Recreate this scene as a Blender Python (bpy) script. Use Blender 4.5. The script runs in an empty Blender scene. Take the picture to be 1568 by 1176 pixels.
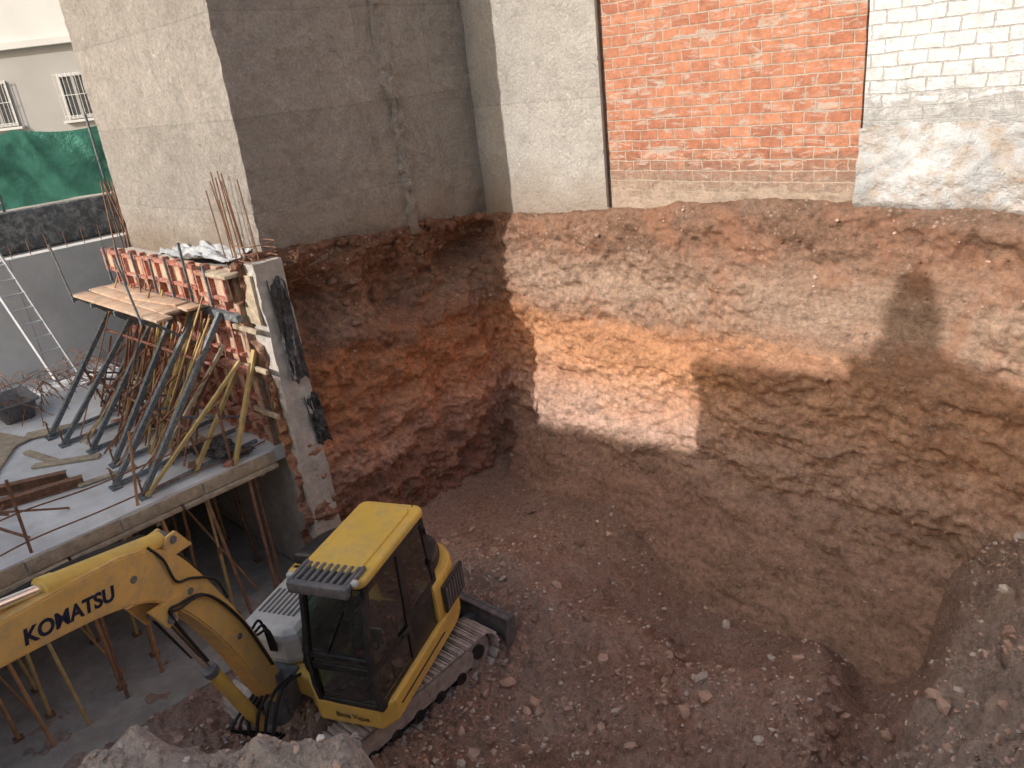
import bpy, bmesh, math, random
import numpy as np
from mathutils import Vector, Matrix
random.seed(7); rng=np.random.default_rng(7)
rad=math.radians
# ------------------------------------------------------------------ site frame
# local x = along the back wall (to the right), local y = along the left wall (away), z up
ANG=rad(-46.3); KX,KY=-0.09,14.0
cb,sb=math.cos(ANG),math.sin(ANG)
def l2w(x,y): return KX+cb*x-sb*y, KY+sb*x+cb*y
SITE=dict(loc=(KX,KY,0),rotz=ANG)
# ------------------------------------------------------------------ noise
def _h(i,j,k):
    n=(i.astype(np.int64)*374761393+j.astype(np.int64)*668265263+k.astype(np.int64)*1274126177)&0xffffffff
    n=((n^(n>>13))*1274126177)&0xffffffff
    n=(n^(n>>16))&0xffffffff
    return n/4294967295.0
def vn(x,y,z):
    x,y,z=np.broadcast_arrays(np.asarray(x,float),np.asarray(y,float),np.asarray(z,float))
    i,j,k=np.floor(x),np.floor(y),np.floor(z)
    fx,fy,fz=x-i,y-j,z-k
    fx=fx*fx*(3-2*fx);fy=fy*fy*(3-2*fy);fz=fz*fz*(3-2*fz)
    r=0
    for a in (0,1):
        for b in (0,1):
            for c in (0,1):
                r=r+_h(i+a,j+b,k+c)*(fx if a else 1-fx)*(fy if b else 1-fy)*(fz if c else 1-fz)
    return r*2-1
def fbm(x,y,z,o=4,g=.5):
    s=0;a=1;t=0
    for q in range(o):
        f=2.03**q
        s=s+a*vn(np.asarray(x)*f+q*17.3,np.asarray(y)*f+q*9.1,np.asarray(z)*f+q*5.7);t+=a;a*=g
    return s/t*1.4
def cells(x,y,z):
    i,j,k=np.floor(x),np.floor(y),np.floor(z)
    best=np.full(np.shape(x),9.0)
    for a in (-1,0,1):
        for b in (-1,0,1):
            for c in (-1,0,1):
                px=i+a+_h(i+a,j+b,k+c);py=j+b+_h(i+a+31,j+b,k+c);pz=k+c+_h(i+a,j+b+57,k+c)
                best=np.minimum(best,np.sqrt((px-x)**2+(py-y)**2+(pz-z)**2))
    return best
def sstep(a,b,x):
    t=np.clip((x-a)/(b-a),0,1);return t*t*(3-2*t)
# ------------------------------------------------------------------ materials
def newmat(name):
    m=bpy.data.materials.new(name);m.use_nodes=True
    nt=m.node_tree;N=nt.nodes;L=nt.links
    return m,nt,N,L,N['Principled BSDF']
def ramp(N,stops):
    r=N.new('ShaderNodeValToRGB');e=r.color_ramp.elements
    while len(e)<len(stops): e.new(.5)
    for q,(p,c) in zip(e,stops):
        q.position=p;q.color=(c[0],c[1],c[2],1) if hasattr(c,'__len__') else (c,c,c,1)
    return r
def mixc(N,L,mode,fac,a,b):
    m=N.new('ShaderNodeMix');m.data_type='RGBA';m.blend_type=mode
    for s,v in ((0,fac),(6,a),(7,b)):
        if hasattr(v,'is_linked') or hasattr(v,'links'): L.new(v,m.inputs[s])
        else: m.inputs[s].default_value=v if s==0 else (v[0],v[1],v[2],1)
    return m.outputs[2]
def mth(N,L,op,a,b=None,c=None):
    m=N.new('ShaderNodeMath');m.operation=op
    for i,v in enumerate((a,b,c)):
        if v is None: continue
        if hasattr(v,'links'): L.new(v,m.inputs[i])
        else: m.inputs[i].default_value=v
    return m.outputs[0]
def noi(N,L,vec,scale,detail=5,rough=.6,dist=0):
    n=N.new('ShaderNodeTexNoise');n.inputs['Scale'].default_value=scale;n.inputs['Detail'].default_value=detail
    n.inputs['Roughness'].default_value=rough;n.inputs['Distortion'].default_value=dist
    if vec is not None: L.new(vec,n.inputs['Vector'])
    return n.outputs['Fac']
def bumpn(N,L,h,strength,dist,prev=None):
    b=N.new('ShaderNodeBump');b.inputs['Strength'].default_value=strength;b.inputs['Distance'].default_value=dist
    L.new(h,b.inputs['Height'])
    if prev is not None: L.new(prev,b.inputs['Normal'])
    return b.outputs['Normal']
def clampn(N,L,v):
    c=N.new('ShaderNodeClamp');L.new(v,c.inputs[0]);return c.outputs[0]
def simple(name,col,rough=.6,metal=0,var=.25,scale=6,dirt=None,dirtamt=.5,bump=.15,bscale=40,bdist=.01,trans=0):
    m,nt,N,L,P=newmat(name)
    tc=N.new('ShaderNodeTexCoord').outputs['Object']
    n=noi(N,L,tc,scale,4)
    r=ramp(N,[(.3,1-var),(.7,1+var*.4)]);L.new(n,r.inputs[0])
    c=mixc(N,L,'MULTIPLY',1.0,col,r.outputs[0])
    if dirt is not None:
        n2=noi(N,L,tc,scale*2.3,6,.7)
        r2=ramp(N,[(.45,0),(.68,dirtamt)]);L.new(n2,r2.inputs[0])
        c=mixc(N,L,'MIX',r2.outputs[0],c,dirt)
        rr=ramp(N,[(.0,rough),(1,min(1,rough+.4))]);L.new(r2.outputs[0],rr.inputs[0]);L.new(rr.outputs[0],P.inputs['Roughness'])
    else: P.inputs['Roughness'].default_value=rough
    L.new(c,P.inputs['Base Color']);P.inputs['Metallic'].default_value=metal
    if bump: L.new(bumpn(N,L,noi(N,L,tc,bscale,5,.7),bump,bdist),P.inputs['Normal'])
    if trans:
        out=[q for q in N if q.type=='OUTPUT_MATERIAL'][0]
        t=N.new('ShaderNodeBsdfTranslucent');L.new(c,t.inputs[0])
        mx=N.new('ShaderNodeMixShader');mx.inputs[0].default_value=trans;L.new(P.outputs[0],mx.inputs[1]);L.new(t.outputs[0],mx.inputs[2]);L.new(mx.outputs[0],out.inputs[0])
    return m
def soil_mat(name,c1,c2,c3,pale,dry):
    m,nt,N,L,P=newmat(name)
    tc=N.new('ShaderNodeTexCoord').outputs['Object']
    a=noi(N,L,tc,.8,6,.7,.4);r=ramp(N,[(.34,c1),(.5,c2),(.66,c3)]);L.new(a,r.inputs[0])
    sp=N.new('ShaderNodeSeparateXYZ');L.new(tc,sp.inputs[0])
    wob=mth(N,L,'MULTIPLY',noi(N,L,tc,1.5,4),.9)
    fx=mth(N,L,'ADD',sp.outputs[0],wob);rx=ramp(N,[(.60,0),(.68,1)]);L.new(mth(N,L,'MULTIPLY',mth(N,L,'SUBTRACT',fx,.45),1/13),rx.inputs[0])
    fy=mth(N,L,'MULTIPLY',mth(N,L,'SUBTRACT',wob,sp.outputs[1]),1/14);ry=ramp(N,[(.56,0),(.63,1)]);L.new(fy,ry.inputs[0])
    fr=mth(N,L,'MAXIMUM',rx.outputs[0],ry.outputs[0])
    dm=noi(N,L,tc,2.4,6,.7,.5);rdm=ramp(N,[(.38,.72),(.6,1.0)]);L.new(dm,rdm.inputs[0])
    c=mixc(N,L,'MIX',fr,r.outputs[0],mixc(N,L,'MULTIPLY',1.0,dry,rdm.outputs[0]))
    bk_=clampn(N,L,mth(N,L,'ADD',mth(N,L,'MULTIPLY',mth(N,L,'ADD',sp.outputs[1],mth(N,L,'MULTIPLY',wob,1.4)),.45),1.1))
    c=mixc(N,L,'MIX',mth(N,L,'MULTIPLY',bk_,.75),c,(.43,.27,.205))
    b=noi(N,L,tc,15,7,.8);rb=ramp(N,[(.3,.55),(.5,1.0),(.72,1.4)]);L.new(b,rb.inputs[0])
    c=mixc(N,L,'MULTIPLY',1.0,c,rb.outputs[0])
    v=N.new('ShaderNodeTexVoronoi');v.inputs['Scale'].default_value=19;L.new(tc,v.inputs['Vector'])
    rv=ramp(N,[(.18,1),(.3,0)]);L.new(v.outputs['Distance'],rv.inputs[0])
    rm=ramp(N,[(.42,0),(.58,.7)]);L.new(noi(N,L,tc,2.8,3),rm.inputs[0])
    f=mixc(N,L,'MULTIPLY',1.0,rv.outputs[0],rm.outputs[0])
    c=mixc(N,L,'MIX',f,c,pale)
    L.new(c,P.inputs['Base Color']);P.inputs['Roughness'].default_value=.95;P.inputs['Specular IOR Level'].default_value=.15
    n=bumpn(N,L,b,1.0,.06)
    n=bumpn(N,L,v.outputs['Distance'],.5,-.03,n)
    n=bumpn(N,L,noi(N,L,tc,60,3,.7),.7,.014,n)
    L.new(n,P.inputs['Normal']);return m
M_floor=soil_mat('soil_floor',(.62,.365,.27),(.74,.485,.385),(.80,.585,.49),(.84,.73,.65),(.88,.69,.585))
def wall_mat():
    m,nt,N,L,P=newmat('earth_strata')
    T=N.new('ShaderNodeTexCoord').outputs['Object']
    sp=N.new('ShaderNodeSeparateXYZ');L.new(T,sp.inputs[0])
    mp=N.new('ShaderNodeMapping');mp.inputs['Scale'].default_value=(1,1,2.0);L.new(T,mp.inputs[0])
    n1=noi(N,L,mp.outputs[0],.7,6,.7,.5)
    dv=mth(N,L,'MULTIPLY',mth(N,L,'ADD',mth(N,L,'MULTIPLY_ADD',n1,1.6,sp.outputs[2]),-.8),1/7.)
    r=ramp(N,[(.02,(.44,.275,.21)),(.15,(.43,.265,.20)),(.21,(.50,.33,.25)),(.27,(.74,.50,.39)),(.35,(.76,.45,.30)),(.42,(.75,.40,.22)),(.50,(.62,.32,.175)),(.54,(.47,.29,.20)),(.60,(.51,.36,.27)),(.66,(.42,.275,.20)),(.73,(.32,.19,.13)),(.79,(.29,.185,.135)),(.86,(.34,.25,.19))])
    L.new(dv,r.inputs[0])
    mp2=N.new('ShaderNodeMapping');mp2.inputs['Scale'].default_value=(1,1,4);L.new(T,mp2.inputs[0])
    lay=noi(N,L,mp2.outputs[0],1.4,6,.75,.5);rl=ramp(N,[(.33,.6),(.5,1),(.7,1.3)]);L.new(lay,rl.inputs[0])
    c=mixc(N,L,'MULTIPLY',.8,r.outputs[0],rl.outputs[0])
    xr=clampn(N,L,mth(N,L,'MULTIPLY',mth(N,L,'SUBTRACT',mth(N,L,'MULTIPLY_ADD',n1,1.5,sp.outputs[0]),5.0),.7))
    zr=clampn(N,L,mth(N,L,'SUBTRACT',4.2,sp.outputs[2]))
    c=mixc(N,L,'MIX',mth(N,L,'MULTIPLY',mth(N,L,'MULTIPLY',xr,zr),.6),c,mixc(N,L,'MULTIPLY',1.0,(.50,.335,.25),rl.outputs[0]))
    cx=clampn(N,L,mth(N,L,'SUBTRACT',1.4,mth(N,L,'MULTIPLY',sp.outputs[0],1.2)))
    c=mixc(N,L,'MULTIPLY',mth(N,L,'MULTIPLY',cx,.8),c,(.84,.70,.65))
    b=noi(N,L,T,11,8,.8);rb=ramp(N,[(.3,.42),(.5,1.0),(.72,1.45)]);L.new(b,rb.inputs[0])
    c=mixc(N,L,'MULTIPLY',1.0,c,rb.outputs[0])
    p=noi(N,L,T,1.1,5,.65,.6);rp=ramp(N,[(.52,0),(.64,.5)]);L.new(p,rp.inputs[0])
    rz=ramp(N,[(.28,0),(.42,1)]);L.new(mth(N,L,'MULTIPLY',sp.outputs[2],1/6.),rz.inputs[0])
    c=mixc(N,L,'MIX',mth(N,L,'MULTIPLY',rp.outputs[0],rz.outputs[0]),c,(.48,.235,.145))
    v=N.new('ShaderNodeTexVoronoi');v.inputs['Scale'].default_value=13;L.new(T,v.inputs['Vector'])
    rv=ramp(N,[(.18,1),(.32,0)]);L.new(v.outputs['Distance'],rv.inputs[0])
    mk=noi(N,L,mp.outputs[0],1.6,3);rm=ramp(N,[(.5,0),(.62,.5)]);L.new(mk,rm.inputs[0])
    c=mixc(N,L,'MIX',mth(N,L,'MULTIPLY',rv.outputs[0],rm.outputs[0]),c,(.64,.53,.45))
    L.new(c,P.inputs['Base Color']);P.inputs['Roughness'].default_value=.95;P.inputs['Specular IOR Level'].default_value=.12
    n=bumpn(N,L,noi(N,L,T,5,7,.78),.9,.09)
    n=bumpn(N,L,v.outputs['Distance'],.4,-.03,n)
    n=bumpn(N,L,b,.6,.035,n)
    L.new(n,P.inputs['Normal']);return m
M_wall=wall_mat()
def plaster(name,col,col2,linez=(),bump=.5,lines_x=(),dirt=(.42,.32,.245)):
    m,nt,N,L,P=newmat(name)
    T=N.new('ShaderNodeTexCoord').outputs['Object']
    a=noi(N,L,T,.9,7,.72,.8);r=ramp(N,[(.3,col2),(.62,col)]);L.new(a,r.inputs[0])
    b=noi(N,L,T,24,6,.75);rb=ramp(N,[(.3,.72),(.7,1.18)]);L.new(b,rb.inputs[0])
    c=mixc(N,L,'MULTIPLY',1.0,r.outputs[0],rb.outputs[0])
    g=noi(N,L,T,3.2,6,.7,.5);rg=ramp(N,[(.36,.86),(.5,1.0)]);L.new(g,rg.inputs[0])
    c=mixc(N,L,'MULTIPLY',1.0,c,rg.outputs[0])
    sp=N.new('ShaderNodeSeparateXYZ');L.new(T,sp.inputs[0])
    w=noi(N,L,T,1.2,4,.65)
    def line(out,v,amp=.10,wd=.02):
        nonlocal c
        ab=mth(N,L,'ABSOLUTE',mth(N,L,'SUBTRACT',mth(N,L,'MULTIPLY_ADD',w,amp,out),v+amp*.5))
        rr=ramp(N,[(0,.68),(wd*.4,.85),(wd,1)]);L.new(ab,rr.inputs[0])
        c=mixc(N,L,'MULTIPLY',.6,c,rr.outputs[0])
    def band(out,v,amt):
        nonlocal c
        s=mth(N,L,'GREATER_THAN',mth(N,L,'MULTIPLY_ADD',w,.1,out),v+.05)
        rr=ramp(N,[(0,1),(1,amt)]);L.new(s,rr.inputs[0])
        c=mixc(N,L,'MULTIPLY',1.0,c,rr.outputs[0])
    for i,z in enumerate(linez): line(sp.outputs[2],z);band(sp.outputs[2],z,(.92,1.08,.94)[i%3])
    for x in lines_x: line(sp.outputs[0] if x[0]=='x' else sp.outputs[1],x[1]);band(sp.outputs[0] if x[0]=='x' else sp.outputs[1],x[1],.95)
    k2=mth(N,L,'MULTIPLY',mth(N,L,'MULTIPLY_ADD',w,1.2,sp.outputs[2]),.1)
    rr=ramp(N,[(.575,.9),(.67,0)]);L.new(k2,rr.inputs[0])
    c=mixc(N,L,'MIX',rr.outputs[0],c,dirt)
    L.new(c,P.inputs['Base Color']);P.inputs['Roughness'].default_value=.93;P.inputs['Specular IOR Level'].default_value=.2
    n=bumpn(N,L,noi(N,L,T,7,6,.78,.5),bump,.14)
    n=bumpn(N,L,b,bump,.04,n)
    L.new(n,P.inputs['Normal']);return m
M_pl=plaster('rough_render',(.75,.68,.61),(.60,.54,.485),(6.05,7.3,8.6),.95,(('y',-2.2),('y',-.9)))
M_pl2=plaster('grey_render',(.67,.635,.59),(.56,.525,.485),(7.0,),.6)
def brickmat(name,c1,c2,mortar,bw,rh,ms,bias,paintz,dirt,dirtramp,low=(.42,.30,.22)):
    m,nt,N,L,P=newmat(name)
    T=N.new('ShaderNodeTexCoord').outputs['Object']
    sp=N.new('ShaderNodeSeparateXYZ');L.new(T,sp.inputs[0])
    cx=N.new('ShaderNodeCombineXYZ')
    L.new(mth(N,L,'MULTIPLY_ADD',noi(N,L,T,5.0,2),.07,sp.outputs[0]),cx.inputs[0])
    L.new(mth(N,L,'MULTIPLY_ADD',noi(N,L,T,3.0,3),.05,sp.outputs[2]),cx.inputs[1])
    b=N.new('ShaderNodeTexBrick');L.new(cx.outputs[0],b.inputs['Vector'])
    b.inputs['Scale'].default_value=1;b.inputs['Brick Width'].default_value=bw;b.inputs['Row Height'].default_value=rh
    b.inputs['Mortar Size'].default_value=ms;b.inputs['Mortar Smooth'].default_value=.5;b.inputs['Bias'].default_value=bias
    b.inputs['Color1'].default_value=(*c1,1);b.inputs['Color2'].default_value=(*c2,1);b.inputs['Mortar'].default_value=(*mortar,1)
    a=noi(N,L,T,9,6,.78);ra=ramp(N,[(.3,.68),(.7,1.25)]);L.new(a,ra.inputs[0])
    c=mixc(N,L,'MULTIPLY',1.0,b.outputs['Color'],ra.outputs[0])
    mp=N.new('ShaderNodeMapping');mp.inputs['Scale'].default_value=(1,1,3.4);L.new(T,mp.inputs[0])
    d=noi(N,L,mp.outputs[0],2.4,8,.8,.8);rd=ramp(N,list(dirtramp));L.new(d,rd.inputs[0])
    c=mixc(N,L,'MIX',rd.outputs[0],c,dirt)
    k2=mth(N,L,'MULTIPLY',mth(N,L,'MULTIPLY_ADD',d,2.2,sp.outputs[2]),.1)
    z0=(paintz+1.1)/10
    rr=ramp(N,[(z0-.005,.98),(z0+.04,0)]);L.new(k2,rr.inputs[0])
    lowc=mixc(N,L,'MULTIPLY',1.0,low,ra.outputs[0])
    c=mixc(N,L,'MIX',rr.outputs[0],c,lowc)
    L.new(c,P.inputs['Base Color']);P.inputs['Roughness'].default_value=.9
    inv=mth(N,L,'MULTIPLY',mth(N,L,'SUBTRACT',1,b.outputs['Fac']),mth(N,L,'SUBTRACT',1,rr.outputs[0]))
    n=bumpn(N,L,inv,.8,.02);n=bumpn(N,L,noi(N,L,T,16,6,.75),.8,.04,n)
    L.new(n,P.inputs['Normal']);return m
M_brick=brickmat('hollow_brick',(.64,.28,.165),(.47,.185,.11),(.60,.46,.37),.285,.142,.013,.0,5.72,(.58,.50,.43),((.525,0),(.59,.8)),(.50,.385,.30))
M_block=brickmat('whitewashed_block',(.84,.83,.82),(.80,.79,.78),(.56,.55,.54),.30,.145,.010,-.2,6.35,(.50,.50,.49),((.56,0),(.63,.7)),(.58,.57,.55))
M_conc=simple('concrete',(.60,.57,.53),.9,var=.3,scale=2.5,dirt=(.42,.36,.31),dirtamt=.7,bump=.6,bscale=14,bdist=.03)
M_bconc=simple('basement_concrete',(.44,.41,.38),.9,var=.3,scale=2.5,dirt=(.32,.26,.21),dirtamt=.6,bump=.4,bscale=18,bdist=.02)
M_concl=simple('pale_concrete',(.86,.84,.80),.9,var=.12,scale=1.4,dirt=(.74,.70,.66),dirtamt=.5,bump=.3,bscale=10,bdist=.02)
M_found=simple('foundation_concrete',(.62,.63,.64),.95,var=.4,scale=2,dirt=(.46,.36,.28),dirtamt=1.0,bump=.9,bscale=7,bdist=.08)
M_slab=simple('slab_concrete',(.82,.83,.84),.8,var=.22,scale=1.3,dirt=(.62,.57,.52),dirtamt=.6,bump=.2,bscale=20)
M_dark=simple('dark_bitumen',(.15,.155,.16),.8,var=.4,scale=3,dirt=(.46,.46,.45),dirtamt=.8,bump=.8,bscale=7,bdist=.08)
M_net=simple('green_netting',(.14,.44,.33),.75,var=.5,scale=1.3,bump=.9,bscale=2.2,bdist=.25,trans=.35)
M_asph=simple('street_surface',(.40,.37,.34),.9,var=.3,scale=1)
M_fac=simple('facade_paint',(.42,.405,.39),.85,var=.12,scale=.6,bump=.05)
M_facl=simple('facade_paint_light',(.68,.67,.65),.8,var=.1,scale=.6,bump=.05)
M_yel=simple('yellow_paint',(.90,.55,.17),.42,var=.12,scale=3,dirt=(.54,.38,.24),dirtamt=.65,bump=.05,bscale=60,bdist=.003)
M_yel2=simple('yellow_paint_clean',(.93,.61,.13),.36,var=.08,scale=2,dirt=(.6,.45,.24),dirtamt=.5,bump=.04,bscale=60,bdist=.003)
M_blk=simple('black_paint',(.03,.032,.036),.4,var=.3,scale=4,dirt=(.17,.14,.12),dirtamt=.4,bump=.05)
M_rub=simple('black_hose',(.025,.025,.025),.6,bump=0)
M_steel=simple('worn_track_steel',(.58,.53,.50),.6,metal=.05,var=.45,scale=8,dirt=(.64,.50,.43),dirtamt=.85,bump=.4,bscale=30,bdist=.01)
M_chr=simple('chrome_rod',(.85,.85,.85),.2,metal=1,var=.1,bump=0)
M_hood=simple('pale_hood',(.74,.75,.74),.35,var=.15,scale=3,dirt=(.55,.48,.4),dirtamt=.4,bump=.03)  # whitish base colour paints in the sky reflected by the hood
M_grey=simple('dark_grey_plastic',(.16,.165,.18),.5,var=.2,scale=5,dirt=(.36,.31,.27),dirtamt=.6,bump=.05)
M_lab=simple('navy_letter_paint',(.012,.02,.06),.45,bump=0)
M_red=simple('red_formwork_steel',(.48,.15,.10),.65,var=.4,scale=6,dirt=(.52,.43,.37),dirtamt=1,bump=.25)
M_org=simple('orange_ply',(.66,.43,.28),.78,var=.35,scale=4,dirt=(.62,.53,.44),dirtamt=.8,bump=.25)
M_blue=simple('blue_grey_steel',(.13,.17,.20),.55,var=.35,scale=9,dirt=(.42,.36,.31),dirtamt=.9,bump=.2)
M_rust=simple('rusty_steel',(.33,.17,.10),.8,metal=.05,var=.45,scale=10,dirt=(.18,.12,.09),dirtamt=.7,bump=.3)
M_pipe=simple('dark_pipe',(.12,.09,.075),.7,var=.3,scale=4)
M_prop=simple('orange_prop_steel',(.55,.27,.12),.7,var=.4,scale=5,dirt=(.42,.33,.26),dirtamt=.7,bump=.2)
M_wood=simple('timber',(.58,.47,.34),.85,var=.4,scale=7,dirt=(.36,.29,.22),dirtamt=.7,bump=.4,bscale=25)
M_ywood=simple('yellow_timber',(.66,.46,.17),.8,var=.35,scale=6,dirt=(.46,.38,.26),dirtamt=.8,bump=.2)
M_alu=simple('aluminium',(.75,.75,.75),.5,metal=.1,var=.15,bump=.1)
M_plast=simple('black_plastic_sheet',(.05,.051,.055),.4,var=.4,scale=9,dirt=(.25,.21,.19),dirtamt=.5,bump=.6,bscale=9,bdist=.05)
M_plw=simple('grey_plastic_sheet',(.52,.54,.56),.4,var=.5,scale=4,bump=.5,bscale=8,bdist=.05)
M_stone=simple('stone',(.70,.60,.53),.92,var=.4,scale=1.7,dirt=(.76,.69,.63),dirtamt=.6,bump=.5,bscale=20,bdist=.02)
M_rstone=simple('red_stone',(.62,.41,.32),.92,var=.45,scale=2.1,dirt=(.68,.53,.45),dirtamt=.6,bump=.5,bscale=20,bdist=.02)
M_seat=simple('seat_fabric',(.06,.065,.07),.8,bump=.1)
def glass():
    m,nt,N,L,P=newmat('tinted_glass');N.remove(P)
    out=[n for n in N if n.type=='OUTPUT_MATERIAL'][0]
    t=N.new('ShaderNodeBsdfTransparent');t.inputs[0].default_value=(.34,.45,.41,1)
    g=N.new('ShaderNodeBsdfGlossy');g.inputs['Roughness'].default_value=.03
    lw=N.new('ShaderNodeLayerWeight')
    f=mth(N,L,'MULTIPLY_ADD',mth(N,L,'POWER',lw.outputs['Facing'],2.0),.6,.12)
    mx=N.new('ShaderNodeMixShader');L.new(f,mx.inputs[0]);L.new(t.outputs[0],mx.inputs[1]);L.new(g.outputs[0],mx.inputs[2])
    L.new(mx.outputs[0],out.inputs[0]);return m
M_glass=glass()
# ------------------------------------------------------------------ mesh builder
_bc={}
def bevbox(s,bev,seg=2):
    key=(tuple(round(v,4) for v in s),round(bev,4),seg)
    if key in _bc: return _bc[key]
    bm=bmesh.new();bmesh.ops.create_cube(bm,size=1)
    bmesh.ops.scale(bm,vec=s,verts=bm.verts)
    if bev>0: bmesh.ops.bevel(bm,geom=bm.edges[:],offset=bev,segments=seg,affect='EDGES',profile=.5)
    bm.verts.index_update()
    r=([v.co.copy() for v in bm.verts],[[v.index for v in f.verts] for f in bm.faces]);bm.free()
    _bc[key]=r;return r
class MB:
    def __init__(s): s.v=[];s.f=[];s.m=[];s.sm=[]
    def add(s,vs,fs,mat=0,sm=False):
        o=len(s.v);s.v.extend([tuple(v) for v in vs]);s.f.extend([[i+o for i in f] for f in fs])
        s.m.extend([mat]*len(fs));s.sm.extend([sm]*len(fs))
    def box(s,c,size,mat=0,bev=0,R=None,seg=2):
        vs,fs=bevbox(size,bev,seg)
        c=Vector(c)
        s.add([(R@v if R is not None else v)+c for v in vs],fs,mat,bev>0)
    def bb(s,a,b,mat=0,bev=0,seg=2):
        s.box([(a[i]+b[i])/2 for i in range(3)],[abs(b[i]-a[i]) for i in range(3)],mat,bev,None,seg)
    def cyl(s,p1,p2,r,mat=0,r2=None,seg=10,caps=True):
        p1,p2=Vector(p1),Vector(p2);d=p2-p1
        if d.length<1e-6:return
        q=d.to_track_quat('Z','Y').to_matrix();r2=r if r2 is None else r2
        vs=[];fs=[]
        for p,rr in ((p1,r),(p2,r2)):
            for i in range(seg):
                a=2*math.pi*i/seg;vs.append(p+q@Vector((rr*math.cos(a),rr*math.sin(a),0)))
        for i in range(seg): fs.append([i,(i+1)%seg,seg+(i+1)%seg,seg+i])
        s.add(vs,fs,mat,True)
        if caps:
            s.add(vs[:seg],[list(range(seg))[::-1]],mat);s.add(vs[seg:],[list(range(seg))],mat)
    def bar(s,p1,p2,w,h,mat=0,up=(0,0,1)):
        p1,p2=Vector(p1),Vector(p2);d=(p2-p1);ln=d.length;d.normalize()
        u=Vector(up);x=d.cross(u)
        if x.length<1e-4: x=d.cross(Vector((1,0,0)))
        x.normalize();u=x.cross(d)
        R=Matrix((x,d,u)).transposed()
        s.box((p1+p2)/2,(w,ln,h),mat,0,R)
    def tube(s,pts,r,mat=0,seg=8):
        pts=[Vector(p) for p in pts];fine=[]
        n=len(pts)
        for i in range(n-1):
            p0=pts[max(i-1,0)];p1=pts[i];p2=pts[i+1];p3=pts[min(i+2,n-1)]
            for k in range(6):
                t=k/6;fine.append(.5*((2*p1)+(-p0+p2)*t+(2*p0-5*p1+4*p2-p3)*t*t+(-p0+3*p1-3*p2+p3)*t**3))
        fine.append(pts[-1])
        for a,b in zip(fine,fine[1:]): s.cyl(a,b,r,mat,seg=seg,caps=False)
    def prism(s,pts,x0,x1,mat=0,bev=0):
        bm=bmesh.new()
        v0=[bm.verts.new((x0,p[0],p[1])) for p in pts];f=bm.faces.new(v0)
        r=bmesh.ops.extrude_face_region(bm,geom=[f])
        bmesh.ops.translate(bm,vec=(x1-x0,0,0),verts=[g for g in r['geom'] if isinstance(g,bmesh.types.BMVert)])
        bmesh.ops.recalc_face_normals(bm,faces=bm.faces[:])
        if bev>0: bmesh.ops.bevel(bm,geom=bm.edges[:],offset=bev,segments=2,affect='EDGES',profile=.5,clamp_overlap=True)
        bm.verts.index_update()
        s.add([v.co for v in bm.verts],[[v.index for v in f.verts] for f in bm.faces],mat,False);bm.free()
    def build(s,name,mats,parent=None,loc=(0,0,0),rotz=0):
        me=bpy.data.meshes.new(name);me.from_pydata(s.v,[],s.f)
        for m in mats: me.materials.append(m)
        me.polygons.foreach_set('material_index',s.m);me.polygons.foreach_set('use_smooth',s.sm)
        me.update()
        o=bpy.data.objects.new(name,me);bpy.context.scene.collection.objects.link(o)
        o.location=loc;o.rotation_euler=(0,0,rotz)
        if parent: o.parent=parent
        return o
def gridmesh(name,X,Y,Z,mat,smooth=True,**kw):
    nu,nv=X.shape
    me=bpy.data.meshes.new(name)
    co=np.stack([X,Y,Z],-1).reshape(-1,3)
    idx=np.arange(nu*nv).reshape(nu,nv)
    q=np.stack([idx[:-1,:-1],idx[1:,:-1],idx[1:,1:],idx[:-1,1:]],-1).reshape(-1,4)
    me.vertices.add(len(co));me.vertices.foreach_set('co',co.ravel())
    me.loops.add(q.size);me.loops.foreach_set('vertex_index',q.ravel())
    me.polygons.add(len(q));me.polygons.foreach_set('loop_start',np.arange(0,q.size,4))
    me.polygons.foreach_set('use_smooth',np.full(len(q),smooth))
    me.update(calc_edges=True);me.validate()
    me.materials.append(mat)
    o=bpy.data.objects.new(name,me);bpy.context.scene.collection.objects.link(o)
    if 'loc' in kw: o.location=kw['loc'];o.rotation_euler=(0,0,kw['rotz'])
    return o
def empty(name,loc=(0,0,0)):
    e=bpy.data.objects.new(name,None);bpy.context.scene.collection.objects.link(e);e.location=loc;return e
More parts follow.
